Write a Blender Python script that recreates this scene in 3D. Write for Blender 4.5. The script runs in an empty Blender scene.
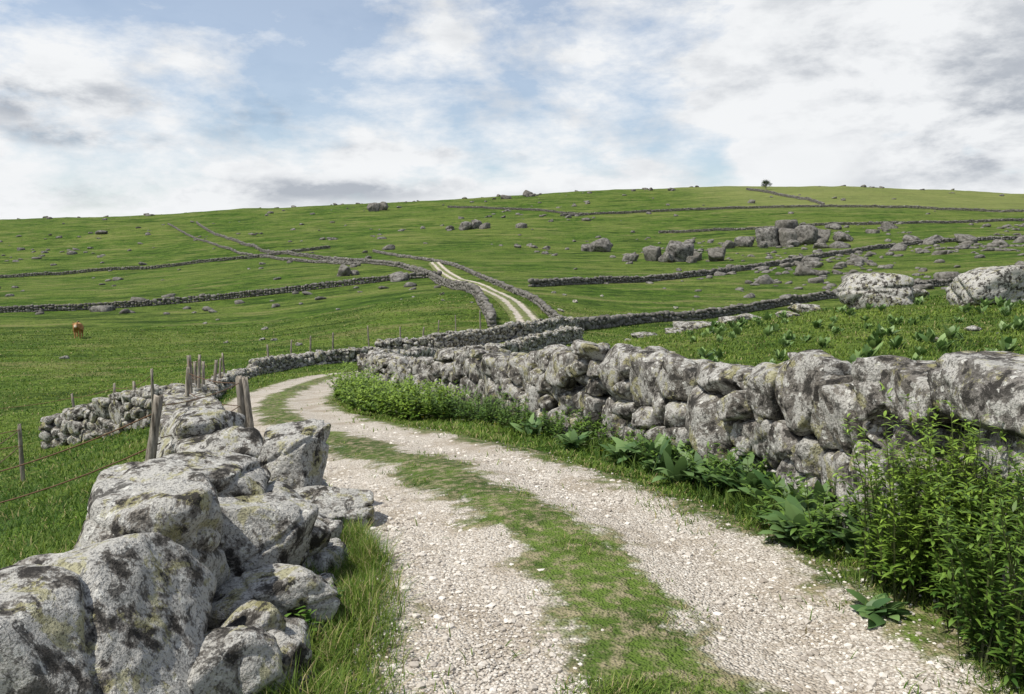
import bpy, bmesh, math, random
import numpy as np
from math import radians
from mathutils import Vector
rng=np.random.default_rng(7); random.seed(7)
scene=bpy.context.scene

# ------------------------------------------------------------------ noise
def _h(ix,iy,iz,seed):
    h=(ix*374761393+iy*668265263+iz*1274126177+seed*97531)&0xffffffff
    h=((h^(h>>13))*1274126177)&0xffffffff
    h=h^(h>>16)
    return (h&0xffffff)/float(0xffffff)
def vnoise(p,seed=0):
    f=np.floor(p); i=f.astype(np.int64); t=p-f; t=t*t*(3-2*t)
    ix,iy,iz=i[:,0],i[:,1],i[:,2]; tx,ty,tz=t[:,0],t[:,1],t[:,2]
    r=0
    for a in (0,1):
        for b in (0,1):
            for c in (0,1):
                w=(tx if a else 1-tx)*(ty if b else 1-ty)*(tz if c else 1-tz)
                r=r+w*_h(ix+a,iy+b,iz+c,seed)
    return r*2-1
def fbm(p,oct=4,seed=0):
    r=0;a=.5
    for k in range(oct):
        r=r+a*vnoise(p*(2.03**k)+k*17.3,seed+k); a*=.5
    return r
def n2(x,y,sc,oct=3,seed=0):
    return fbm(np.stack([x*sc,y*sc,np.zeros_like(x)+.37],1),oct,seed)
def sstep(a,b,x):
    t=np.clip((x-a)/(b-a),0,1); return t*t*(3-2*t)

# ------------------------------------------------------------------ terrain
SC=np.array([-1.6,-.643,-.45,-.32,-.05,.16,.40,.643,1.6])
ROWS=[
(-20,[-.6,-.5,-.35,-.2,0,.1,.3,.4,.6]),
(0,[-.9,-.4,-.25,-.1,0,0,.2,.5,.7]),
(5,[-1.8,-1.0,-.75,-.4,0,.05,.4,.6,.8]),
(10,[-2.6,-2.1,-1.5,-.95,-.4,-.33,0,.2,.6]),
(20,[-4.4,-3.9,-3.0,-1.95,-1.5,-.6,.1,.5,1.2]),
(35,[-5.8,-5.1,-4.4,-3.5,-2.9,-1.3,.1,.9,1.8]),
(50,[-6.6,-5.8,-5.4,-5.0,-4.3,-3.0,-1.2,.4,1.6]),
(70,[-7,-6.2,-6.0,-5.7,-3.9,-4.7,-3.2,-1.5,.6]),
(90,[-7.4,-6.6,-6.4,-6.1,-2.6,-4.8,-4.2,-3.0,0]),
(130,[-8,-7.0,-6.4,-5.5,-1.9,-2.9,-2.5,-1.0,2]),
(190,[-7,-6.0,-4.4,-2.0,1.0,.2,2.2,4.4,7]),
(270,[-6,-4.4,-1.4,2.0,6.4,6.4,8.8,9.8,12]),
(370,[2,4.3,7.6,11.3,16.9,18.3,21.5,22,24]),
(480,[12,18.9,22,25,32,35,38,35.8,36]),
(600,[18,31,35,39,47,54.8,56.3,50,40]),
(760,[20,33,37,41,50,58,60,55,42]),
(1200,[0,5,8,12,20,25,25,20,10]),
(2600,[-60,-60,-60,-60,-60,-60,-60,-60,-60])]
RY=np.arcsinh(np.array([r[0] for r in ROWS])/10.0); TZ=np.array([r[1] for r in ROWS],float)
def pchip(xk,yk,x):
    h=np.diff(xk); d=np.diff(yk)/h; m=np.zeros(len(xk)); m[0]=d[0]; m[-1]=d[-1]
    for i in range(1,len(xk)-1):
        m[i]=(h[i]*d[i-1]+h[i-1]*d[i])/(h[i]+h[i-1])
        if d[i-1]*d[i]<=0: m[i]*=.35
    k=np.clip(np.searchsorted(xk,x)-1,0,len(xk)-2); t=(x-xk[k])/h[k]
    return (2*t**3-3*t**2+1)*yk[k]+(t**3-2*t**2+t)*h[k]*m[k]+(-2*t**3+3*t**2)*yk[k+1]+(t**3-t**2)*h[k]*m[k+1]
FS=np.linspace(SC[0],SC[-1],321); FR=np.linspace(RY[0],RY[-1],500)
tmp=np.array([pchip(RY,TZ[:,j],FR) for j in range(len(SC))]).T
FT=np.array([pchip(SC,tmp[i],FS) for i in range(len(FR))])
def H(x,y):
    x=np.atleast_1d(np.asarray(x,float)); y=np.atleast_1d(np.asarray(y,float))
    s=np.clip(x/(np.maximum(y,-2)+6),SC[0],SC[-1]); r=np.clip(np.arcsinh(y/10),RY[0],RY[-1])
    a=(s-FS[0])/(FS[1]-FS[0]); b=(r-FR[0])/(FR[1]-FR[0])
    ia=np.clip(a.astype(int),0,len(FS)-2); ib=np.clip(b.astype(int),0,len(FR)-2); ta=a-ia; tb=b-ib
    z=(FT[ib,ia]*(1-ta)+FT[ib,ia+1]*ta)*(1-tb)+(FT[ib+1,ia]*(1-ta)+FT[ib+1,ia+1]*ta)*tb
    z=z+.05*n2(x,y,.7,2,3)+.25*sstep(15,60,y)*n2(x,y,.12,3,9)+1.3*sstep(110,300,y)*n2(x,y,.03,4,11)+1.6*sstep(350,600,y)*n2(x,y,.008,3,12)
    return z
def h1(x,y): return float(H(x,y)[0])

# ------------------------------------------------------------------ path line
def spline(P,step):
    P=[np.array(p,float) for p in P]; out=[]
    for i in range(len(P)-1):
        p0=P[max(i-1,0)];p1=P[i];p2=P[i+1];p3=P[min(i+2,len(P)-1)]
        n=max(2,int(np.linalg.norm(p2-p1)/step))
        for k in range(n):
            t=k/n
            out.append(.5*((2*p1)+(-p0+p2)*t+(2*p0-5*p1+4*p2-p3)*t*t+(-p0+3*p1-3*p2+p3)*t**3))
    out.append(P[-1]); return np.array(out)
PATH=[(1.1,-8),(.95,-2),(.85,1),(.70,3.5),(.55,4.75),(.23,5.7),(-.27,6.8),(-1.12,8.7),(-2.2,10.7),(-3.7,13.7),(-5.5,18),(-6.9,24.3),(-7.9,34),(-7.7,43),(-5.5,50),(-1,58),(1.25,67),(1.2,80),(-1.5,100),(-5.2,125),(-10.4,145),(-16.4,180),(-19,197)]
PP=spline(PATH,.3)
def pdist(x,y):
    out=np.full(len(x),50.0); idx=np.where((y<215)&(np.abs(x)<70))[0]
    idx=idx[np.argsort(y[idx])]
    for c in range(0,len(idx),8000):
        q=idx[c:c+8000]
        lo,hi=y[q].min()-6,y[q].max()+6
        S=PP[(PP[:,1]>lo)&(PP[:,1]<hi)]
        if len(S)==0: continue
        d=((x[q,None]-S[None,:,0])**2+(y[q,None]-S[None,:,1])**2).min(1)
        out[q]=np.sqrt(d)
    return out

# ------------------------------------------------------------------ mesh helper
def mk(name,V,F,mat,fa=None,ca=None,smooth=True,parent=None):
    V=np.asarray(V,np.float32); F=np.asarray(F,np.int32)
    me=bpy.data.meshes.new(name); k=F.shape[1]
    me.vertices.add(len(V)); me.vertices.foreach_set("co",V.ravel())
    me.loops.add(F.size); me.loops.foreach_set("vertex_index",F.ravel())
    me.polygons.add(len(F)); me.polygons.foreach_set("loop_start",np.arange(0,F.size,k,dtype=np.int32))
    me.polygons.foreach_set("loop_total",np.full(len(F),k,np.int32))
    me.polygons.foreach_set("use_smooth",np.full(len(F),smooth,bool))
    me.update(calc_edges=True)
    if fa:
        for n,a in fa.items():
            at=me.attributes.new(n,'FLOAT','POINT'); at.data.foreach_set("value",np.asarray(a,np.float32))
    if ca is not None:
        at=me.attributes.new("col",'FLOAT_COLOR','POINT')
        c=np.ones((len(V),4),np.float32); c[:,:3]=ca; at.data.foreach_set("color",c.ravel())
    me.materials.append(mat)
    ob=bpy.data.objects.new(name,me); scene.collection.objects.link(ob)
    if parent: ob.parent=parent
    return ob
def empty(name):
    e=bpy.data.objects.new(name,None); scene.collection.objects.link(e); return e

# ------------------------------------------------------------------ materials
class G:
    def __init__(s,name):
        s.m=bpy.data.materials.new(name); s.m.use_nodes=True; s.t=s.m.node_tree; s.t.nodes.clear()
    def n(s,ty,ins=None,out=0,**pr):
        nd=s.t.nodes.new(ty)
        for k,v in pr.items(): setattr(nd,k,v)
        for k,v in (ins or {}).items():
            if isinstance(v,bpy.types.NodeSocket): s.t.links.new(v,nd.inputs[k])
            else: nd.inputs[k].default_value=v
        return nd.outputs[out]
    def noise(s,vec,sc,det=4,ro=.55,dist=0):
        return s.n('ShaderNodeTexNoise',{'Vector':vec,'Scale':sc,'Detail':det,'Roughness':ro,'Distortion':dist})
    def vor(s,vec,sc,out='Distance',**pr):
        return s.n('ShaderNodeTexVoronoi',{'Vector':vec,'Scale':sc},out=out,**pr)
    def mr(s,v,a,b,c=0.,d=1.):
        return s.n('ShaderNodeMapRange',{0:v,1:a,2:b,3:c,4:d})
    def mix(s,f,a,b,bl='MIX'):
        return s.n('ShaderNodeMix',{0:f,6:a,7:b},out=2,data_type='RGBA',blend_type=bl)
    def math(s,op,a,b=0.,c=0.): return s.n('ShaderNodeMath',{0:a,1:b,2:c},operation=op)
    def bump(s,h,st,dist=.02):
        return s.n('ShaderNodeBump',{'Height':h,'Strength':st,'Distance':dist})
    def pos(s): return s.n('ShaderNodeNewGeometry',out='Position')
    def attr(s,name,out='Fac'): return s.n('ShaderNodeAttribute',out=out,attribute_name=name)
    def fin(s,col,rough=.9,nrm=None,spec=.2,transl=0):
        d={'Base Color':col,'Roughness':rough,'Specular IOR Level':spec}
        if nrm: d['Normal']=nrm
        sh=s.n('ShaderNodeBsdfPrincipled',d)
        if transl:
            t=s.n('ShaderNodeBsdfTranslucent',{'Color':col}); sh=s.n('ShaderNodeMixShader',{0:transl,1:sh,2:t})
        o=s.t.nodes.new('ShaderNodeOutputMaterial'); s.t.links.new(sh,o.inputs[0]); return s.m
def C(r,g,b): return (r,g,b,1.)

def grass_color(g,p):
    big=g.noise(p,.030,4,.65); mid=g.noise(p,.30,5,.75); fine=g.noise(p,2.2,3,.75)
    c=g.mix(g.mr(mid,.42,.58),C(.042,.086,.012),C(.105,.172,.026))
    c=g.mix(g.mr(big,.42,.60,0,.65),c,C(.165,.205,.048))
    c=g.mix(g.mr(fine,.46,.64,0,.75),c,C(.026,.054,.009))
    return c,big,mid,fine
def mat_ground():
    g=G("meadow_grass"); p=g.pos(); c,big,mid,fine=grass_color(g,p)
    sx=g.n('ShaderNodeSeparateXYZ',{0:p}); sp=sx.node
    mpn=g.n('ShaderNodeMapping',{'Vector':p,'Rotation':(0,0,.25),'Scale':(.5,1.6,1)})
    br=g.noise(mpn,.10,6,.84)
    c=g.mix(g.mr(br,.53,.61,0,.6),c,C(.215,.200,.085))
    c=g.mix(g.mr(br,.40,.47,.85,0),c,C(.022,.045,.009))
    hz=g.math('MULTIPLY',g.mr(sp.outputs[1],395,440),g.mr(sp.outputs[0],95,150))
    c=g.mix(g.math('MULTIPLY',hz,.45),c,C(.25,.26,.10))
    pd=g.attr('pd'); m=g.math('ADD',pd,g.math('MULTIPLY',mid,-1.3))
    c=g.mix(g.mr(m,.5,1.1,.85,0),c,C(.19,.145,.085))
    b=g.math('ADD',g.math('MULTIPLY',mid,2.5),fine)
    return g.fin(c,.95,g.bump(b,1.,.5),.05)
def mat_path():
    g=G("gravel_path"); p=g.pos(); c,big,mid,fine=grass_color(g,p)
    u=g.attr('across'); au=g.math('ABSOLUTE',u)
    e1=g.noise(p,1.6,4,.65); e2=g.noise(p,9,3,.7)
    e=g.math('ADD',g.math('MULTIPLY',e1,.6),g.math('MULTIPLY',e2,.35))
    d=g.math('ABSOLUTE',g.math('SUBTRACT',au,.84))
    d=g.math('ADD',d,g.math('MULTIPLY',g.math('SUBTRACT',e,.46),1.9))
    py=g.n('ShaderNodeSeparateXYZ',{0:p}).node.outputs[1]
    d=g.math('ADD',d,g.mr(py,55,75,0,.10))
    m=g.mr(d,.42,.56,1,0)
    v=g.vor(p,62.); vc=v.node.outputs['Color']; br=g.n('ShaderNodeSeparateColor',{0:vc}); bb=br.node
    gc=g.mix(br,C(.40,.355,.295),C(.68,.64,.57))
    gc=g.mix(g.mr(bb.outputs[1],.0,.11,.75,0),gc,C(.18,.15,.12))
    gc=g.mix(g.mr(v,.38,.8,0,.6),gc,C(.25,.205,.155))
    gc=g.mix(g.mr(e1,.48,.62,0,.75),gc,C(.33,.28,.215))
    soil=g.mix(g.mr(e2,.35,.65),C(.14,.11,.065),C(.34,.28,.19))
    mg=g.mix(g.mr(e2,.44,.62,.95,.25),soil,c)
    col=g.mix(m,mg,gc)
    hgt=g.math('ADD',g.math('MULTIPLY',v,-.6),g.math('MULTIPLY',e2,1.8))
    return g.fin(col,.92,g.bump(hgt,1.,.028),.12)
def mat_stone(name,pale=0.,far=False):
    g=G(name); p0=g.pos(); r=g.attr('rnd')
    off=g.n('ShaderNodeCombineXYZ',{0:g.math('MULTIPLY',r,37.),1:g.math('MULTIPLY',r,91.),2:g.math('MULTIPLY',r,53.)})
    p=g.n('ShaderNodeVectorMath',{0:p0,1:off},operation='ADD')
    if far:
        a=g.noise(p,1.2,4,.7)
        c=g.mix(g.mr(a,.38,.62),C(.050,.047,.043),C(.24,.23,.21)); c=g.mix(g.mr(r,0,1,0,.5),c,C(.13,.12,.10))
        return g.fin(c,.95,g.bump(a,.8,.2),.1)
    a=g.noise(p,2.4,4,.62,.3); b=g.noise(p,5.5,7,.70,.25); f=g.noise(p,60,3,.65); y=g.noise(p,4.5,6,.72,.4)
    c=g.mix(g.mr(a,.38,.62),C(.105,.098,.088),C(.24,.225,.205))
    c=g.mix(g.mr(r,.0,1,0,.5),c,C(.175,.155,.125))
    c=g.mix(g.mr(b,.50-pale*.035,.535-pale*.035,0,.82+pale*.08),c,C(.47,.46,.425))   # pale crustose lichen
    sp=g.vor(p,13.); spm=g.math('MULTIPLY',g.mr(g.math('ADD',sp,g.math('MULTIPLY',f,.25)),.34,.39,1,0),g.mr(a,.44,.48))
    c=g.mix(g.math('MULTIPLY',spm,.9),c,C(.60,.595,.55))
    c=g.mix(g.mr(y,.55,.59,0,.6),c,C(.33,.31,.13))                 # yellow-green lichen
    c=g.mix(g.mr(b,.415,.445,.95,0),c,C(.034,.032,.029))       # dark lichen
    c=g.mix(g.mr(y,.385,.42,.85,0),c,C(.050,.047,.042))
    c=g.mix(g.mr(f,.53,.60,0,.6),c,C(.06,.055,.05))
    h=g.math('ADD',g.math('MULTIPLY',b,1.6),g.math('MULTIPLY',f,.4))
    return g.fin(c,.95,g.bump(h,1.,.04),.1)
def mat_leaf(name,tr=.3,rough=.55,spec=.3):
    g=G(name); c=g.attr('col','Color'); return g.fin(c,rough,None,spec,tr)
def mat_wood():
    g=G("weathered_wood"); tc=g.n('ShaderNodeTexCoord',out='Object')
    mp=g.n('ShaderNodeMapping',{'Vector':tc,'Scale':(30,30,2.5)})
    a=g.noise(mp,1.,5,.7); b=g.noise(tc,9,4,.6)
    c=g.mix(g.mr(a,.35,.65),C(.06,.05,.04),C(.40,.36,.30)); c=g.mix(g.mr(b,.45,.7,0,.6),c,C(.16,.14,.11))
    return g.fin(c,.9,g.bump(a,.9,.015),.1)
def mat_plain(name,col,rough=.8):
    g=G(name); p=g.pos(); n=g.noise(p,30,3,.7)
    c=g.mix(g.mr(n,.3,.7),col,tuple(x*.5 for x in col[:3])+(1.,)); return g.fin(c,rough)
M_GR=mat_ground(); M_PA=mat_path(); M_ST=mat_stone("lichen_granite"); M_SB=mat_stone("pale_lichen_granite",1.); M_SF=mat_stone("weathered_granite",0,True)
M_LF=mat_leaf("green_leaf",.25,.5,.35); M_GB=mat_leaf("grass_blade",.3,.6,.2)
M_WD=mat_wood(); M_WI=mat_plain("rusty_wire",C(.16,.09,.05),.6)

# ------------------------------------------------------------------ ground
def build_ground():
    nr,nc=640,460
    q=np.exp(np.linspace(math.log(4.2),math.log(2600),nr))-6
    ys=np.concatenate([np.linspace(-20,-2.2,30),q]); nr=len(ys)
    ss=np.linspace(-1,1,nc); ss=1.6*(.55*ss+.45*ss**3)
    Y=np.repeat(ys,nc); S=np.tile(ss,nr); X=S*(np.maximum(Y,-2)+6)
    Z=H(X,Y); pd=pdist(X,Y)
    Z=Z-(.07+.0012*np.clip(Y,0,200))*(1-sstep(1.35,1.75,pd))
    i=np.arange(nr-1)[:,None]*nc+np.arange(nc-1)[None,:]; i=i.ravel()
    F=np.stack([i,i+1,i+nc+1,i+nc],1)
    mk("ground",np.stack([X,Y,Z],1),F,M_GR,{'pd':pd})
build_ground()
def build_path():
    L=spline(PATH,.15); T=np.gradient(L,axis=0); T/=np.linalg.norm(T,axis=1)[:,None]; Nn=np.stack([-T[:,1],T[:,0]],1)
    us=np.linspace(-1.85,1.85,38); nc=len(us)
    wf=(1-.14*sstep(55,75,L[:,1]))[:,None]
    X=(L[:,0,None]+Nn[:,0,None]*us*wf).ravel(); Y=(L[:,1,None]+Nn[:,1,None]*us*wf).ravel(); U=np.tile(us,len(L))
    k=np.clip(Y,0,200)*.0012
    rut=-.035*np.exp(-((np.abs(U)-.8)/.3)**2)+.02*np.exp(-(U/.3)**2)
    Z=H(X,Y)+rut+.012*n2(X,Y,3,3,5)+(.03+k)*(1-sstep(1.3,1.8,np.abs(U)))-(.045)*sstep(1.55,1.85,np.abs(U))
    i=(np.arange(len(L)-1)[:,None]*nc+np.arange(nc-1)[None,:]).ravel()
    F=np.stack([i,i+nc,i+nc+1,i+1],1)
    mk("gravel_path",np.stack([X,Y,Z],1),F,M_PA,{'across':U})
build_path()

# ------------------------------------------------------------------ stones
ICO={}
def ico(l):
    if l not in ICO:
        bm=bmesh.new(); bmesh.ops.create_icosphere(bm,subdivisions=l,radius=1)
        V=np.array([v.co[:] for v in bm.verts]); F=np.array([[v.index for v in f.verts] for f in bm.faces]); bm.free(); ICO[l]=(V,F)
    return ICO[l]
VAR={}
def variant(l,k,kind='wall'):
    key=(l,k,kind)
    if key in VAR: return VAR[key]
    V,F=ico(l); r=np.random.default_rng(k*13+{'wall':1,'boulder':900}[kind])
    # irregular convex polyhedron: distance to a set of random planes, then weathered and fractured
    nb=15 if kind=='wall' else 15
    D=r.normal(size=(nb,3)); D/=np.linalg.norm(D,axis=1)[:,None]
    off=r.uniform(.58,1.0,nb)
    D=np.concatenate([D,np.array([[1,0,0],[-1,0,0],[0,1,0],[0,-1,0],[0,0,1],[0,0,-1.]])]); off=np.concatenate([off,r.uniform(.72,.88,6)])
    dots=np.maximum(V@D.T,1e-3)/off
    pw=34.
    rad=1.0/((dots**pw).sum(1)**(1/pw))           # smooth-min of plane hits -> slightly worn edges
    rad=np.minimum(rad,1.2)
    q=V*rad[:,None]
    o=k*7.7
    if l>=3: q=q*(1+.09*fbm(q*1.8+o,3,k)[:,None])
    else: q=q*(1+.12*fbm(q*1.3+o,2,k)[:,None])
    if l>=4:
        for j in range(2 if kind=='wall' else 3):      # fractures and ledges
            nrm=r.normal(size=3); nrm/=np.linalg.norm(nrm); c0=r.uniform(-.45,.45)
            d=q@nrm-c0+.10*fbm(q*2.5+o+j*9,2,k+j)
            w=.035 if l>=6 else .05
            q=q*(1-(.07*np.exp(-(d/w)**2)+r.uniform(0,.05)*(1/(1+np.exp(-d/.02))))[:,None])
        n=fbm(q*4+o,3,k+9); q=q*(1+.04*n[:,None])
    if l>=5: q=q*(1+.024*fbm(q*14+o,3,k+19)[:,None])
    q-=(q.max(0)+q.min(0))/2; q/=np.abs(q).max(0)[None]
    VAR[key]=q; return q
def rot(a,b,c):
    ca,sa,cb,sb,cc,sc=math.cos(a),math.sin(a),math.cos(b),math.sin(b),math.cos(c),math.sin(c)
    Rx=np.array([[1,0,0],[0,ca,-sa],[0,sa,ca]]); Ry=np.array([[cb,0,sb],[0,1,0],[-sb,0,cb]]); Rz=np.array([[cc,-sc,0],[sc,cc,0],[0,0,1]])
    return Rz@Ry@Rx
class Stones:
    def __init__(s): s.V=[];s.F=[];s.R=[];s.n=0
    def add(s,c,dims,ang=0,lvl=3,kind='wall',tilt=.15,k=None):
        k=random.randrange(24) if k is None else k
        v=variant(lvl,k,kind); F=ico(lvl)[1]
        fl=np.array([random.choice([-1,1]),random.choice([-1,1]),1.]); 
        if fl[0]*fl[1]<0: F=F[:,::-1]
        v=v*fl*np.array(dims)/2
        R=rot(random.gauss(0,tilt),random.gauss(0,tilt),ang+random.gauss(0,tilt*.8))
        v=v@R.T+np.array(c)
        s.V.append(v);s.F.append(F+s.n);s.R.append(np.full(len(v),random.random())); s.n+=len(v)
    def done(s,name,mat=None):
        return mk(name,np.concatenate(s.V),np.concatenate(s.F),mat or M_ST,{'rnd':np.concatenate(s.R)})
def lvl_for(y):
    if y<8: return 5
    if y<26: return 4
    if y<75: return 3
    return 2
def wall(line,height=1.25,thick=.6,name="dry_stone_wall",size=1.0,rows=2,core=True,mat=None):
    L=spline(line,.1); seg=np.linalg.norm(np.diff(L,axis=0),axis=1); cum=np.concatenate([[0],np.cumsum(seg)]); tot=cum[-1]
    S=Stones(); s=0
    def at(d):
        d=min(max(d,0),tot); x=np.interp(d,cum,L[:,0]); y=np.interp(d,cum,L[:,1])
        x2=np.interp(min(d+.3,tot),cum,L[:,0]); y2=np.interp(min(d+.3,tot),cum,L[:,1]); x1=np.interp(max(d-.3,0),cum,L[:,0]); y1=np.interp(max(d-.3,0),cum,L[:,1])
        a=math.atan2(y2-y1,x2-x1); return x,y,a
    sides=[-1,1] if rows==2 else [0]
    for sd in sides:
        s=random.uniform(0,.3)
        while s<tot:
            x,y,a=at(s); yy=max(y,0); sz=size*(1 if yy<60 else (1.35 if yy<150 else 2.0))
            cw=random.choice([random.uniform(.28,.5),random.uniform(.45,.85)])*sz; x,y,a=at(s+cw/2)
            nx,ny=-math.sin(a),math.cos(a)
            hh=height*(1+.05*math.sin(s*.9+height*7)+random.uniform(-.08,.08)); g=h1(x,y); lv=lvl_for(math.hypot(x,y))
            z=-.08
            dep=thick*.62 if rows==2 else thick
            while z<hh-.10*sz:
                rem=hh-z; big=random.random()<.30 and cw>.42*sz
                ch=min(rem,random.uniform(.45,.7)*sz if big else random.uniform(.20,.40)*sz)
                if rem-ch<.13*sz: ch=rem
                if big or cw<.45*sz: parts=[1.]
                elif random.random()<.5: t=random.uniform(.35,.65); parts=[t,1-t]
                else: parts=[1.]
                u=-.5
                for pt in parts:
                    cc=(u+pt/2)*cw; u+=pt
                    bat=.10*(1-z/hh)*thick
                    of=sd*(thick*.26+bat+random.uniform(-.10,.07)*min(sz,1.2))+random.uniform(-.02,.02)
                    px=x+math.cos(a)*cc+nx*of; py=y+math.sin(a)*cc+ny*of
                    S.add((px,py,g+z+ch/2+random.uniform(-.02,.02)*sz),(pt*cw*1.09+.02,dep*random.uniform(.95,1.25),ch*1.11+.015),a,lv,'wall',.13)
                z+=ch
            s+=cw
    if core and rows==2:
        n=max(3,int(tot/.5)); C0=[]
        for i in range(n+1):
            x,y,a=at(tot*i/n); g=h1(x,y); nx,ny=-math.sin(a),math.cos(a)
            for o,zz in((-.08,-.2),(-.04,height*.68),(.04,height*.68),(.08,-.2)):
                C0.append((x+nx*o*thick/.6,y+ny*o*thick/.6,g+zz))
        C0=np.array(C0); Fq=[]
        for i in range(n):
            for j in range(3):
                a0=i*4+j; Fq+= [[a0,a0+1,a0+5],[a0,a0+5,a0+4]]
        S.V.append(C0);S.F.append(np.array(Fq)+S.n);S.R.append(np.full(len(C0),.5));S.n+=len(C0)
    return S.done(name,mat)
def pd2(L): return [((p-512)/796*d,d) for p,d in L]
RW=[(2.9,-3),(2.9,1),(2.88,3.7),(2.83,4.9),(2.70,6.3),(2.28,8),(1.75,9.9),(1.05,11.6),(.15,13.9),(-1.65,19.5),(-3.75,23.2),(-4.9,28),(-4.6,36),(-3.4,43),(1,50),(5,60)]
wall(RW,1.13,.66,size=1.08)
wall([(-3.3,8.2),(-4.2,10.5),(-5.3,13),(-6.4,15.3),(-7.4,18)],.8,.6)
wall([(-8.0,19.5),(-10.6,28),(-13.6,40),(-14.8,45)],.45,.55)
wall([(-8.6,19.4),(-9.6,20.4),(-11.6,22),(-13.3,22.8)],.95,.6)
wall([(-14.8,45),(-13.6,51),(-9.3,53)],.85,.7)
wall([(-9.3,53),(-5,55),(-.9,60),(2.5,65),(5.5,70)],1.3,.7)
F_=dict(rows=1,mat=M_SF)
wall([(-110,133),(-87,135),(-67,140),(-45,145),(-21,150),(-13.5,150)],1.15,.7,**F_)
wall([(-1.7,69),(-2.2,76),(-3.2,85),(-5.6,105),(-11.5,130),(-19,165),(-33,200),(-55,240),(-91,300),(-157,420),(-188,480)],1.2,.7,**F_)
wall([(5.8,71),(4.2,80),(2.6,95),(.2,112),(-5.6,145),(-15,188),(-32,232),(-45,260)],.8,.6,**F_)
wall([(-38,200),(-60,235),(-100,300),(-170,420),(-205,480)],.9,.7,**F_)
wall([(-240,262),(-171,265),(-132,275),(-90,280),(-66,290)],1.1,.6,size=.8,**F_)
wall([(5.6,71),(13.7,85),(25,95),(40,110),(52,118),(66,126),(90,130)],1.1,.7,**F_)
wall([(2.5,126),(15,140),(38,160),(69,190),(104,225),(135,245),(164,255),(215,262)],1.2,.8,**F_)
wall([(25,420),(99,430),(184,425),(258,400),(330,390)],1.3,.8,size=.9,**F_)
wall([(158,545),(172,490),(170,440)],1.6,1.0,size=1.2,**F_)
wall([(-40,500),(0,470),(40,425)],1.2,.8,size=.8,**F_)
wall([(60,330),(120,325),(180,335),(240,350)],1.1,.7,size=.8,**F_)

# boulders of the near left wall
BL=[(-1.93,3.05,.30,1.3,1.1,1.0,3,.3),(-1.62,2.35,.0,.75,.7,.7,5,1.),(-1.95,4.10,.47,.95,.8,.78,7,1.9),(-1.55,4.65,.27,.72,.6,.6,1,.6),(-2.2,5.5,.33,.9,.8,.62,9,.2),
(-1.85,6.5,.31,.62,.6,.6,11,1.2),(-1.5,6.05,.02,.85,.6,.36,2,.3),(-1.32,4.15,.12,.7,.5,.42,4,.5),(-3.35,8.4,.0,1.0,.8,.85,6,.8),(-2.65,7.1,.16,.85,.7,.62,8,.4),
(-1.22,3.75,.03,.55,.45,.34,10,2.),(-1.02,3.5,.0,.3,.3,.2,12,1.),(-2.3,4.9,.0,1.0,1.0,.8,13,1.),(-1.75,5.4,.02,.85,.8,.66,14,0.),(-2.3,6.3,-.05,.9,.9,.7,15,0.),(-2.6,3.8,-.05,1.,1.,.9,16,1.),
(-2.55,3.0,-.1,1.2,1.,.8,17,0.),(-2.9,7.7,-.1,1.,.9,.7,18,0.),(-2.15,7.1,-.05,.6,.6,.5,19,1.),(-1.3,5.1,-.05,.45,.4,.32,0,1.),(-1.15,4.55,-.02,.35,.3,.25,3,0.),(-2.4,8.0,-.1,.6,.6,.4,5,2.),
(-1.38,3.3,.10,.6,.5,.5,20,.7),(-1.75,4.5,.0,.75,.6,.55,21,.4)]
S=Stones()
for i,(x,y,z,a,b,c,k,an) in enumerate(BL):
    S.add((x,y,z),(a,b,c),an,6 if y<6.6 and a>.6 else 5,'boulder',.12,k)
for i in range(80):
    t=random.random(); y=2.2+6.5*t; x=np.interp(y,[2.2,4,6,7.5,9],[-1.5,-1.55,-1.8,-2.5,-3.4])+random.uniform(-.5,.42); d=random.uniform(.12,.34)
    S.add((x,y,h1(x,y)+random.uniform(.0,.3)),(d*1.3,d,d*.8),random.uniform(0,3),4,'wall',.4)
S.done("boulder_wall",M_SB)

def boulder(x,y,w,dp,hh,k,lv=5,sink=.12,name="boulder"):
    S=Stones(); S.add((x,y,h1(x,y)+hh*(.5-sink)),(w,dp,hh),random.uniform(-.3,.3),lv,'boulder',.08,k); return S.done(name,M_SB if lv>4 else M_ST)
boulder(15.0,33,2.9,2.2,1.6,4); boulder(17.3,28.5,2.9,2.2,1.5,9); boulder(19,38,1.5,1.2,.6,2,4)
for (x,y,w,hh,k) in [(8.3,36,2.0,.5,1),(10.4,37,1.6,.45,6),(9.4,41,1.8,.5,12),(12.6,42,2.2,.6,3),(11.5,33,1.0,.3,5),(7.2,35,.9,.3,7),(13.2,36,1.4,.5,10),(6.4,38,1.4,.4,11)]:
    boulder(x,y,w,w*.7,hh,k,4,.2)
def outcrop(lst,name="rock_outcrop"):
    S=Stones()
    for (x,y,w,hh) in lst:
        S.add((x,y,h1(x,y)+hh*.32),(w,w*.8,hh*1.3),random.uniform(0,3),4,'boulder',.2)
    S.done(name,M_SF)
outcrop([(84,262,8,6.5),(89,258,7,5.5),(96,262,8,6.5),(76,263,6,3.5),(102,266,8,4.6),(92,270,9,8),(70,260,5,2.5),(108,262,6,3),(80,255,3.5,2),(88,252,5,2.5),(98,254,3,2)])
outcrop([(37,212,5,4),(44,210,7,5),(40,207,4,2.4),(53,207,6,3.6),(49,214,4,2.5),(31,210,4,2),(46,204,3,1.6)])
outcrop([(28,255,7,4.3),(24,257,4,2)]); outcrop([(51,250,5,4),(55,256,4,2)]); outcrop([(-36,172,3.2,2.4),(-34,173,2,1.2)])
outcrop([(-21,360,6,4),(-16,362,5,4),(-12,358,5,2.5),(-28,363,4,2)]); outcrop([(-86,500,8,5),(-80,505,6,5)])
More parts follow.
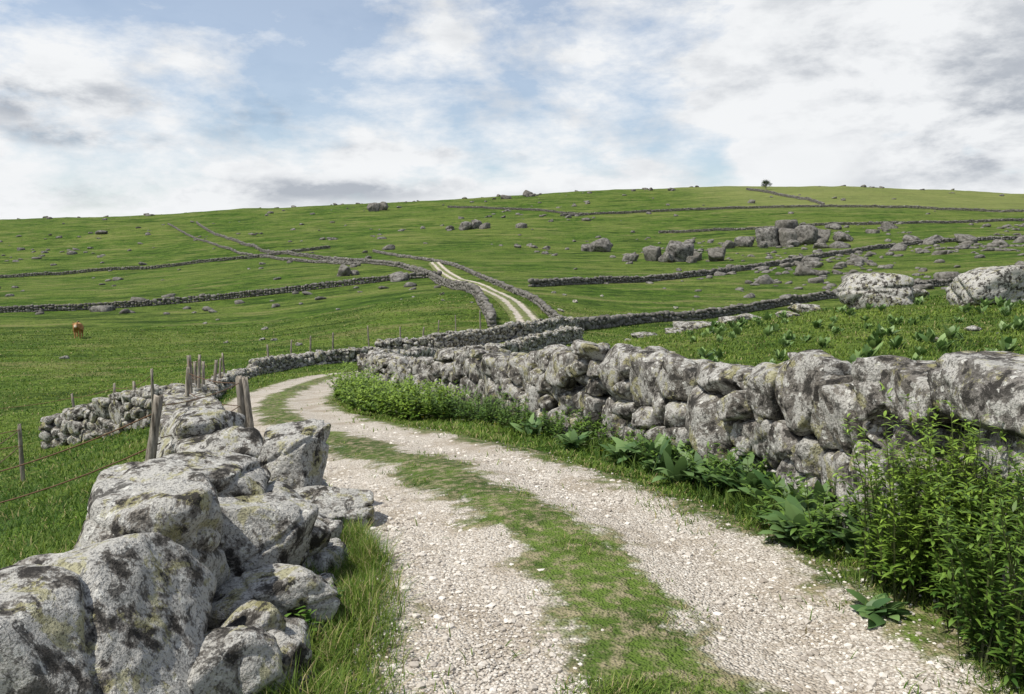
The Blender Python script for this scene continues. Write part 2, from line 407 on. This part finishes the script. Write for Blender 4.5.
outcrop([(120,240,6,2.5),(128,244,5,2.4),(134,238,7,2.5),(150,236,6,2)]); outcrop([(64,170,4,1.5),(69,168,3,1.2),(74,172,4,1.3)])
outcrop([(95,145,4,2.2),(98,148,5,2.6),(90,143,3,1.2)])
def scatter():
    S=Stones(); n=0
    while n<1050:
        y=math.exp(random.uniform(math.log(115),math.log(640))); s=random.uniform(-.75,.8); x=s*y
        dens=.12+.88*max(0,min(1,(s+.02)*2.2)) if y<330 else .45
        nn=n2(np.array([x]),np.array([y]),.03,3,77)[0]
        if random.random()>dens*(.05+max(0,nn-.03)*4.5): continue
        if pdist(np.array([x]),np.array([y]))[0]<3: continue
        w=random.uniform(.3,1.1)*(1+y/260)*(1 if random.random()<.9 else 2.2)
        S.add((x,y,h1(x,y)+w*.05),(w*1.3,w,w*random.uniform(.35,.8)),random.uniform(0,3),2 if w<2 else 3,'boulder',.2); n+=1
    S.done("hillside_rocks",M_SF)
    S=Stones()
    for i in range(60):
        y=random.uniform(14,125); x=random.uniform(-.65,.65)*y
        if pdist(np.array([x]),np.array([y]))[0]<2.2: continue
        w=random.uniform(.12,.4)*(1+y/120); S.add((x,y,h1(x,y)+w*.1),(w*1.3,w,w*.6),random.uniform(0,3),3,'wall',.2)
    S.done("field_stones")
scatter()

# ------------------------------------------------------------------ gravel pebbles
def pebbles():
    N=20000; y=np.exp(rng.uniform(math.log(2.4),math.log(14),N)); L=PP
    x0=np.interp(y,L[:,1],L[:,0]); 
    u=np.where(rng.random(N)<.5,-1,1)*np.clip(rng.normal(.88,.30,N),.05,1.75); x=x0+u*1.0
    r=rng.uniform(.003,.0085,N)*(1+.05*y)*np.where(rng.random(N)<.06,2.2,1)
    V0,F0=ico(1); z=H(x,y)-.03*np.exp(-((pdist(x,y)-.8)/.3)**2)+.030+r*.3
    sc=np.stack([r*rng.uniform(.8,1.6,N),r*rng.uniform(.8,1.5,N),r*rng.uniform(.5,.9,N)],1)
    a=rng.uniform(0,6.28,N); v=V0[None]*sc[:,None]; jit=rng.normal(0,.12,(N,12,3))*r[:,None,None]; v=v+jit
    ca,sa=np.cos(a)[:,None],np.sin(a)[:,None]
    vx=v[:,:,0]*ca-v[:,:,1]*sa; vy=v[:,:,0]*sa+v[:,:,1]*ca
    V=np.stack([vx+x[:,None],vy+y[:,None],v[:,:,2]+z[:,None]],2).reshape(-1,3)
    F=(F0[None]+np.arange(N)[:,None,None]*12).reshape(-1,3)
    t=rng.random((N,1)); c=np.array([.28,.245,.205])*(1-t)+np.array([.68,.64,.575])*t
    g=G("pebble"); m=g.fin(g.attr('col','Color'),.85)
    mk("gravel",V,F,m,None,np.repeat(c,12,0),False)
pebbles()

# ------------------------------------------------------------------ leaf strips
class Leaves:
    def __init__(s): s.V=[];s.F=[];s.C=[];s.n=0
    def add(s,base,az,el,L,W,droop,prof,col,roll=None,sh=(.6,1.15)):
        N=len(base); nseg=len(prof)-1; P=base.astype(float).copy(); pts=[P.copy()]
        for k in range(nseg):
            e=el-droop*(k+.5)/nseg; st=L/nseg
            P=P+np.stack([np.cos(az)*np.cos(e)*st,np.sin(az)*np.cos(e)*st,np.sin(e)*st],1); pts.append(P.copy())
        side=np.stack([-np.sin(az),np.cos(az),np.zeros(N)],1)
        if roll is not None:
            up=np.stack([-np.cos(az)*np.sin(el),-np.sin(az)*np.sin(el),np.cos(el)],1); side=side*np.cos(roll)[:,None]+up*np.sin(roll)[:,None]
        vv=[]
        for k in range(nseg+1):
            w=side*(W*prof[k]/2)[:,None]; vv+=[pts[k]-w,pts[k]+w]
        V=np.stack(vv,1); n=V.shape[1]; base_i=np.arange(N)*n
        F=np.concatenate([np.stack([base_i+2*k,base_i+2*k+1,base_i+2*k+3,base_i+2*k+2],1) for k in range(nseg)])
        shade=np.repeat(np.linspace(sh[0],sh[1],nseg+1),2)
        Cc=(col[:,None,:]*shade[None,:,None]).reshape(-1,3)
        s.V.append(V.reshape(-1,3)); s.F.append(F+s.n); s.C.append(Cc); s.n+=N*n
    def done(s,name,mat=None):
        return mk(name,np.concatenate(s.V),np.concatenate(s.F),mat or M_LF,None,np.concatenate(s.C),True)
def mixc(a,b,t): return np.array(a)[None]*(1-t[:,None])+np.array(b)[None]*t[:,None]
GP=[1,.75,.08]
def grass():
    LV=Leaves(); N=300000
    y=np.exp(rng.uniform(math.log(2.3),math.log(100),N)); s=rng.uniform(-.8,.8,N); x=s*(y+.8); pd=pdist(x,y)
    nn=n2(x,y,1.2,3,21)*.5+.5; big=n2(x,y,.25,3,22)
    keep=(pd>1.28+.25*nn)
    keep&=~((pd<1.9)&(rng.random(N)<.25))
    x,y,pd,nn,big=[q[keep] for q in (x,y,pd,nn,big)]; n=len(x)
    hgt=(.04+.13*nn*rng.uniform(.6,1.3,n))*(1+.006*y)*np.where(pd<2.0,.8,1)
    W=(.0035+.0011*y)*rng.uniform(.7,1.4,n)
    t=np.clip(rng.normal(.45+1.3*big,.32,n),0,1)
    c=mixc((.052,.115,.013),(.215,.29,.046),t); dry=rng.random(n)<.06; c[dry]=(.38,.34,.15)
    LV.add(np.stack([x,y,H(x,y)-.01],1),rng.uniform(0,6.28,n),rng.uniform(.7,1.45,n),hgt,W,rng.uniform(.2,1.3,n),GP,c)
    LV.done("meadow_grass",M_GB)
    LV=Leaves(); N=150000
    T=spline(PATH,.1); k=rng.integers(0,len(T)-1,N*3); k=k[(T[k,1]>2)&(T[k,1]<45)]; w=1/(T[k,1]+1)**1.3; w/=w.sum(); k=rng.choice(k,N,p=w)
    D=np.gradient(T,axis=0); D/=np.linalg.norm(D,axis=1)[:,None]
    u=np.where(rng.random(N)<.58,rng.normal(0,.20,N),np.where(rng.random(N)<.5,-1,1)*(1.85-np.abs(rng.normal(0,.32,N))))
    x=T[k,0]-D[k,1]*u+rng.normal(0,.03,N); y=T[k,1]+D[k,0]*u+rng.normal(0,.03,N)
    nn=n2(x,y,2.4,3,31); keep=(nn+rng.normal(0,.05,N)>np.where(np.abs(u)<.6,-.10+.4*np.clip(np.abs(u)-.2,0,1),-.25)+np.where(np.abs(np.abs(u)-.87)<.36,.35,0))
    x,y,u,nn=[q[keep] for q in (x,y,u,nn)]; n=len(x)
    hgt=(.02+.13*np.clip(nn+.15,0,1)*rng.uniform(.5,1.4,n))*np.where(np.abs(u)<.6,.9,1.15)
    t=np.clip(rng.normal(.5,.3,n),0,1); c=mixc((.055,.125,.014),(.22,.30,.05),t); dry=rng.random(n)<.12; c[dry]=(.42,.35,.18)
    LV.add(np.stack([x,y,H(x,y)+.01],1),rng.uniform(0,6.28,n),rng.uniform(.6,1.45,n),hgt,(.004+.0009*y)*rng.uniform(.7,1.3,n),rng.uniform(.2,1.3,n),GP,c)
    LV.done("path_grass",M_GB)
    LV=Leaves(); N=24000; y=rng.uniform(2.6,8.2,N); xr=np.interp(y,[2.6,4,5,6,7,8.2],[-.75,-.85,-.98,-1.0,-1.35,-2.1]); x=xr+rng.normal(-.08,.17,N)
    nn=n2(x,y,1.5,3,41); keep=(nn>-.25)&(pdist(x,y)>1.22); x,y,nn=x[keep],y[keep],nn[keep]; n=len(x)
    hgt=(.08+.26*np.clip(nn+.4,0,1))*rng.uniform(.5,1.25,n); t=np.clip(rng.normal(.45,.3,n),0,1); c=mixc((.055,.125,.014),(.21,.28,.045),t); dry=rng.random(n)<.14; c[dry]=(.42,.36,.18)
    LV.add(np.stack([x,y,H(x,y)-.02],1),rng.uniform(0,6.28,n),rng.uniform(1.0,1.55,n),hgt,.0055*rng.uniform(.7,1.3,n),rng.uniform(.3,1.5,n),[1,.9,.6,.05],c)
    N=34000; L=spline(RW,.1); L=L[(L[:,1]>2.5)&(L[:,1]<24)]; k=rng.choice(len(L),N,p=(1/(L[:,1]+3))/(1/(L[:,1]+3)).sum()); D=np.gradient(L,axis=0); D/=np.linalg.norm(D,axis=1)[:,None]
    o=.42+np.abs(rng.normal(0,.24,N)); x=L[k,0]-D[k,1]*o; y=L[k,1]+D[k,0]*o; nn=n2(x,y,1.3,3,43); keep=(nn>-.15)&(pdist(x,y)>1.3); x,y,nn=x[keep],y[keep],nn[keep]; n=len(x)
    hgt=(.07+.22*np.clip(nn+.3,0,1))*rng.uniform(.5,1.25,n); t=np.clip(rng.normal(.4,.3,n),0,1); c=mixc((.036,.085,.012),(.16,.23,.042),t)
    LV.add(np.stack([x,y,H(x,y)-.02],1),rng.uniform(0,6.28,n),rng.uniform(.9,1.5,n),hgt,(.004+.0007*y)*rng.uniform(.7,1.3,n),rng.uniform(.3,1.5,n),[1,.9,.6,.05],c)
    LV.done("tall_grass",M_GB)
grass()

LP=[.25,.75,1,.95,.65,.04]
def rosette(LV,x,y,n,L,W,ca,cb,el0=1.0,droop=1.1):
    az=rng.uniform(0,6.28,n); t=rng.random(n)
    b=np.stack([x+rng.normal(0,.04,n),y+rng.normal(0,.04,n),np.full(n,h1(x,y)+.0)+rng.uniform(0,.4,n)*L*.5],1)
    LV.add(b,az,rng.uniform(el0-.35,el0+.35,n),L*rng.uniform(.5,1.1,n),W*rng.uniform(.75,1.15,n),rng.uniform(.4,1.3,n)*droop,LP,mixc(ca,cb,t),rng.uniform(-.5,.5,n),(.75,1.1))
def broadleaf(x,y,n=22,L=.34,W=.065,k=3,sp=.12,name="broadleaf_plant",el0=1.1):
    LV=Leaves()
    for i in range(k): rosette(LV,x+random.gauss(0,sp),y+random.gauss(0,sp),n,L*random.uniform(.7,1.1),W,(.045,.105,.03),(.17,.27,.09),el0)
    LV.done(name)
for (x,y) in [(2.05,6.7),(1.9,7.1),(1.75,7.45),(1.55,7.85),(2.15,6.3),(1.3,8.4),(2.15,5.9)]: broadleaf(x,y,15,.38,.105,4,.14)
broadleaf(1.98,5.45,20,.40,.12,2,.06,el0=.95); broadleaf(2.2,5.05,14,.32,.10,2,.08); broadleaf(1.93,4.15,12,.22,.075,2,.07,el0=.9); broadleaf(.85,9.7,14,.32,.09,3,.14); broadleaf(.2,11.2,14,.32,.09,3,.15)
LV=Leaves()
for i in range(120):
    y=random.uniform(12,34); x=random.uniform(.22,.66)*y
    if x<np.interp(y,[8,10,14,20],[3.2,2.9,2.9,2.9]): continue
    k_=random.uniform(.6,1.15)
    rosette(LV,x,y,13,.32*k_,.14*k_,(.07,.14,.035),(.23,.34,.11),1.2,.6)
LV.done("gentian_plants")

def leafy(name,cx,cy,rx,ry,nst,hgt,nl,leafL,leafW,ca,cb,ang=0,lean=.25,stem=(.08,.10,.03)):
    LV=Leaves()
    for i in range(nst):
        r=math.sqrt(random.random()); a=random.uniform(0,6.28); dx,dy=r*math.cos(a)*rx,r*math.sin(a)*ry
        x=cx+dx*math.cos(ang)-dy*math.sin(ang); y=cy+dx*math.sin(ang)+dy*math.cos(ang); g=h1(x,y)
        Hs=hgt*random.uniform(.55,1.1)*(1-.22*r); la=random.uniform(0,6.28); ln=random.uniform(0,lean)
        az=np.array([la]); LV.add(np.array([[x,y,g]]),az,np.array([1.5-ln*.5]),np.array([Hs]),np.array([.010]),np.array([ln]),[1,.9,.8,.6,.3],np.array([stem]))
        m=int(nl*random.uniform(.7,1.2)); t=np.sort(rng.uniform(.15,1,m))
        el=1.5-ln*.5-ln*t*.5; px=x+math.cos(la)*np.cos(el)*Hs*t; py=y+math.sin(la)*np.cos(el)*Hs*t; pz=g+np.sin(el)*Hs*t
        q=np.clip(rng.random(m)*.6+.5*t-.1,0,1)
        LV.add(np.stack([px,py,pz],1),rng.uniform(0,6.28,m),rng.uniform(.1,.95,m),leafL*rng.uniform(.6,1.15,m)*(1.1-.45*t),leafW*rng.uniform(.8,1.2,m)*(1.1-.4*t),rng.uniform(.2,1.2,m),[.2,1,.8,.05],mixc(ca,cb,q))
    return LV.done(name)
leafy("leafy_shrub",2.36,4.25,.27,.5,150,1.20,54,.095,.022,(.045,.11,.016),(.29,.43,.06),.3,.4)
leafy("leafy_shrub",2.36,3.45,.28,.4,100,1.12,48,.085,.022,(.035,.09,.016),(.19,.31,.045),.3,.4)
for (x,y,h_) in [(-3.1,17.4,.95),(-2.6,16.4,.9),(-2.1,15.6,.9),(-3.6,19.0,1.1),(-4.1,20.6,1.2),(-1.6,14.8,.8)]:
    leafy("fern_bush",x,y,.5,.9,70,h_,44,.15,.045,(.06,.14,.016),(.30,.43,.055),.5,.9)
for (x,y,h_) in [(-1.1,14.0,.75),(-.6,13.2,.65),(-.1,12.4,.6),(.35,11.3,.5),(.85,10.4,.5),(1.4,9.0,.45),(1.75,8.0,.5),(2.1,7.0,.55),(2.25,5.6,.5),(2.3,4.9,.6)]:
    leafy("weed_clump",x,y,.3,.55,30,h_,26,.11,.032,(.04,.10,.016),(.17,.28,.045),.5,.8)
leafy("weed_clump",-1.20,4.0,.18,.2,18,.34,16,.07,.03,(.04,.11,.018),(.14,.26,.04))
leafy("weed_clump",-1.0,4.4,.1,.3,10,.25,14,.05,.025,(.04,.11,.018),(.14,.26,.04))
def daisies():
    N=5200; y=np.exp(rng.uniform(math.log(7),math.log(80),N)); x=rng.uniform(-.68,.68,N)*y
    pn=n2(x,y,.15,3,55); k=(pn>np.where(x<-3,-.15,.05))&(pdist(x,y)>1.7); x,y=x[k],y[k]; n=len(x); r=(.016+.0006*y)*rng.uniform(.6,1.2,n); z=H(x,y)+.17+.001*y
    a=np.arange(6)/6*6.283; V=np.stack([x[:,None]+np.cos(a)*r[:,None],y[:,None]+np.sin(a)*r[:,None],z[:,None]+np.sin(a)*r[:,None]*-.5],2).reshape(-1,3)
    F=np.arange(n*6).reshape(-1,6); g=G("petal"); m=g.fin(g.attr('col','Color'),.7)
    c=np.where(rng.random((n,1))<.8,np.array([[.75,.75,.72]]),np.array([[.7,.6,.1]])); mk("daisies",V,F,m,None,np.repeat(c,6,0))
daisies()

# ------------------------------------------------------------------ fence
def post(par,x,y,hh,r=.05,lx=0,ly=0,name="post"):
    g=h1(x,y); nr,ns=9,10; V=[]
    for i in range(nr):
        t=i/(nr-1); rr=r*(1.05-.25*t)
        for j in range(ns):
            a=j/ns*6.283; q=rr*(1+.14*math.sin(a*2+x*9)+random.uniform(-.08,.08))
            V.append((lx*t+math.cos(a)*q,ly*t+math.sin(a)*q*.8,-.15+(hh+.15)*t+(random.uniform(-.06,.05) if i==nr-1 else 0)))
    V.append((lx,ly,hh+.02)); F=[]
    for i in range(nr-1):
        for j in range(ns):
            a=i*ns+j;b=i*ns+(j+1)%ns; F+=[[a,b,b+ns],[a,b+ns,a+ns]]
    for j in range(ns): F.append([(nr-1)*ns+j,(nr-1)*ns+(j+1)%ns,len(V)-1])
    o=mk(name,V,F,M_WD,None,None,True,par); o.location=(x,y,g); return (x+lx,y+ly,g+hh)
def wire(par,pts,r=.004,sag=.05):
    cu=bpy.data.curves.new("wire",'CURVE'); cu.dimensions='3D'; cu.bevel_depth=r; cu.bevel_resolution=1
    P=[]
    for a,b in zip(pts[:-1],pts[1:]):
        for k in range(8):
            t=k/8; P.append([a[i]*(1-t)+b[i]*t-(sag*4*t*(1-t) if i==2 else 0) for i in range(3)])
    P.append(list(pts[-1])); sp=cu.splines.new('POLY'); sp.points.add(len(P)-1)
    for q,p in zip(sp.points,P): q.co=(*p,1)
    cu.materials.append(M_WI); o=bpy.data.objects.new("wire",cu); scene.collection.objects.link(o); o.parent=par
f=empty("wire_fence")
tp=[]
tp.append(post(f,-3.66,7.6,1.2,.06,.20,.1))
tp.append(post(f,-3.72,10.9,1.15,.075,-.05,.0)); post(f,-3.52,10.7,1.1,.045,-.14,.1)
for (x,y,hh,r) in [(-5.3,12.6,1.3,.04),(-5.9,14.5,1.45,.045),(-6.5,16.2,1.55,.045),(-7.4,18.4,1.4,.045),(-8.0,20,1.4,.045),(-8.9,22.6,1.3,.05),(-9.6,25.2,1.35,.055),(-10.8,29,1.3,.05),(-12,33,1.3,.05)]:
    tp.append(post(f,x,y,hh*random.uniform(.88,1.1),r,random.uniform(-.18,.18),random.uniform(-.1,.1)))
for dz in (.08,.4,.7): wire(f,[(a,b,c-dz) for a,b,c in tp],.006)
f2=empty("wire_fence")
q=[(-3.46,7.7,h1(-3.66,7.6)+1.15),post(f2,-6.6,8.0,.9,.035,.05),post(f2,-9.75,15.5,1.15,.04),post(f2,-17,20,1.2,.04)]
for dz in (.08,.4): wire(f2,[(a,b,c-dz) for a,b,c in q],.008,.12)
f3=empty("wire_fence"); q=[]
for i,(x,y) in enumerate(pd2([(262,46),(284,50),(305,53),(328,54),(366,55),(398,57),(420,58),(436,60),(455,62),(480,66)])): q.append(post(f3,x,y+1.0,2.1 if i==4 else random.uniform(1.5,1.9),.06,random.uniform(-.15,.15)))
wire(f3,[(a,b,c-.1) for a,b,c in q],.008,.05)
f4=empty("wire_fence")
q=[post(f4,x,y,random.uniform(1.2,1.5),.045,random.uniform(-.15,.15)) for x,y in [(-8.6,18.8),(-9.6,20.1),(-10.8,21.2),(-12.7,22.9),(-16,24),(-20,26)]]
wire(f4,[(a,b,c-.1) for a,b,c in q],.008,.05)

# ------------------------------------------------------------------ cow
def cow(x,y,ang):
    V=[(-.65,0,1.12,.31),(-.1,0,1.06,.37),(.42,0,1.08,.35),(.8,0,1.18,.22),(1.12,0,1.26,.16),(1.42,0,1.04,.10)]
    E=[(0,1),(1,2),(2,3),(3,4),(4,5)]
    def ch(root,pts):
        p=root
        for q in pts: V.append(q); E.append((p,len(V)-1)); p=len(V)-1
    for s in(-1,1):
        ch(0,[(-.72,s*.2,.86,.19),(-.56,s*.23,.68,.13),(-.82,s*.2,.42,.075),(-.76,s*.2,.14,.055),(-.72,s*.2,.03,.065)])
        ch(2,[(.5,s*.2,.82,.17),(.42,s*.21,.64,.11),(.48,s*.2,.38,.07),(.47,s*.2,.12,.05),(.5,s*.2,.03,.065)])
        ch(4,[(1.08,s*.2,1.33,.05),(1.05,s*.33,1.3,.04)])
        ch(4,[(1.15,s*.1,1.42,.035),(1.18,s*.2,1.52,.025),(1.22,s*.2,1.64,.012)])
    ch(0,[(-.95,0,1.2,.07),(-1.05,0,.9,.03),(-1.04,0,.5,.05)])
    me=bpy.data.meshes.new("cow"); me.from_pydata([v[:3] for v in V],E,[]); ob=bpy.data.objects.new("cow",me); scene.collection.objects.link(ob)
    ob.modifiers.new("skin",'SKIN')
    for i,v in enumerate(V): me.skin_vertices[0].data[i].radius=(v[3],v[3])
    me.skin_vertices[0].data[0].use_root=True
    ob.modifiers.new("sub",'SUBSURF').render_levels=2
    g=G("cow_hide"); tc=g.n('ShaderNodeTexCoord',out='Object'); sx=g.n('ShaderNodeSeparateXYZ',{0:tc},out=0); nz=g.noise(tc,2,3,.6)
    c=g.mix(g.mr(nz,.4,.6),C(.30,.14,.055),C(.42,.22,.09)); c=g.mix(g.mr(sx,1.25,1.4),c,C(.6,.5,.38)); me.materials.append(g.fin(c,.8))
    ob.location=(x,y,h1(x,y)); ob.scale=(1.2,1.2,1.2); ob.rotation_euler=(0,0,ang)
cow(-46.2,84.5,radians(-70))

# ------------------------------------------------------------------ lone tree on the ridge
def tree(x,y,hh):
    e=empty("hawthorn_tree"); g=h1(x,y)
    V=[];F=[]
    def limb(a,b,r0,r1):
        a=np.array(a);b=np.array(b); n0=len(V)
        for p,r in((a,r0),(b,r1)):
            for j in range(6): V.append((p[0]+math.cos(j*1.047)*r,p[1]+math.sin(j*1.047)*r,p[2]))
        for j in range(6): a_=n0+j;b_=n0+(j+1)%6; F.extend([[a_,b_,b_+6],[a_,b_+6,a_+6]])
    limb((x,y,g-.3),(x+.2,y,g+hh*.4),.3,.2); tips=[]
    for i in range(9):
        a=i*.7; R_=hh*random.uniform(.15,.42); t=(x+math.cos(a)*R_,y+math.sin(a)*R_,g+hh*(.85-R_/hh)+random.uniform(-.4,.4)); limb((x+.2,y,g+hh*.35),t,.14,.04); tips.append(t)
    mk("trunk",V,F,M_WD,parent=e)
    LV=Leaves(); n=2600; t=np.array(tips)[rng.integers(0,9,n)]+rng.normal(0,hh*.085,(n,3))
    LV.add(t,rng.uniform(0,6.28,n),rng.uniform(-.5,1,n),np.full(n,.4),np.full(n,.32),rng.uniform(0,1,n),[.3,1,.1],mixc((.03,.07,.012),(.09,.15,.03),rng.random(n)))
    o=LV.done("crown"); o.parent=e
tree(171,545,7.5)

# ------------------------------------------------------------------ light, sky
SD=np.array([-.42,-.18,.76]); SD/=np.linalg.norm(SD)
el=math.asin(SD[2]); az=math.atan2(SD[0],SD[1])
w=bpy.data.worlds.new("World"); scene.world=w; w.use_nodes=True; t=w.node_tree; t.nodes.clear()
try: w.cycles.sampling_method='MANUAL'; w.cycles.sample_map_resolution=256
except Exception: pass
g=G.__new__(G); g.t=t
sky=g.n('ShaderNodeTexSky',sky_type='NISHITA',sun_disc=False,sun_elevation=el,sun_rotation=az)
dv=g.n('ShaderNodeTexCoord',out='Generated')
mp=g.n('ShaderNodeMapping',{'Vector':dv,'Scale':(1,1,2.3)})
sz=g.n('ShaderNodeSeparateXYZ',{0:dv},out=2)
def blob(px,py,rx,ry):   # soft cloud bank centred on a compass direction
    v=np.array([(px-512)/796,1,(260-py)/796]); v/=np.linalg.norm(v)
    d=g.n('ShaderNodeVectorMath',{0:dv,1:tuple(v)},operation='SUBTRACT')
    d=g.n('ShaderNodeVectorMath',{0:d,1:(796/rx,796/rx,796/ry)},operation='MULTIPLY')
    l=g.n('ShaderNodeVectorMath',{0:d},out=1,operation='LENGTH'); return g.mr(l,0,1,1,0)
cov=g.noise(mp,5.0,8,.62,.1)
cov=g.math('ADD',cov,g.mr(sz,.05,.17,.16,0))
cov=g.math('ADD',cov,g.mr(sz,.42,.75,0,-.35))
for (px,py,rx,ry,a) in [(890,80,330,120,.28),(640,112,130,50,-.14),(330,12,260,50,-.13),(600,20,160,40,-.10),(710,172,60,24,-.25),(20,90,220,110,.12),(795,165,80,36,.35),(430,60,130,40,.10)]:
    cov=g.math('ADD',cov,g.math('MULTIPLY',blob(px,py,rx,ry),a))
cm=g.mr(cov,.43,.60,.25,1)
gr=g.noise(mp,6.5,7,.60,.1)
gm=g.mr(gr,.48,.66,0,.40)
for (px,py,rx,ry,a) in [(50,100,120,34,.7),(105,142,90,12,.9),(262,120,90,28,.85),(140,192,260,20,.6),(360,188,140,14,.5),(390,155,100,12,.6),(520,158,60,12,.5),(920,75,260,110,.5),(1000,150,150,60,.45)]:
    gm=g.math('ADD',gm,g.math('MULTIPLY',g.math('MULTIPLY',blob(px,py,rx,ry),a),g.mr(gr,.42,.58,.1,1.7)))
gm=g.math('MULTIPLY',gm,g.mr(blob(795,165,80,36),0,.6,1,.1)); gm=g.math('MINIMUM',gm,1.)
cc=g.mix(gm,C(.91,.925,.94),C(.46,.495,.55))
b1=g.n('ShaderNodeBackground',{'Color':sky,'Strength':.14}); b2=g.n('ShaderNodeBackground',{'Color':cc,'Strength':1.})
ms=g.n('ShaderNodeMixShader',{0:cm,1:b1,2:b2}); o=t.nodes.new('ShaderNodeOutputWorld'); t.links.new(ms,o.inputs[0])
sl=bpy.data.lights.new("sun",'SUN'); sl.energy=5.0; sl.angle=radians(.5); sl.color=(1,.95,.86); so=bpy.data.objects.new("sun",sl); scene.collection.objects.link(so)
so.rotation_euler=Vector(SD).to_track_quat('Z','Y').to_euler(); so.location=(-20,-15,60)
cam=bpy.data.cameras.new("camera"); cam.lens=28; cam.sensor_width=36; cam.clip_end=6000; cam.clip_start=.05
co=bpy.data.objects.new("camera",cam); scene.collection.objects.link(co); co.location=(0,0,2.0); co.rotation_euler=(radians(90)-math.atan(87/796),0,0); scene.camera=co
scene.view_settings.view_transform='Standard'; scene.view_settings.look='None'; scene.view_settings.exposure=0
print("DONE")
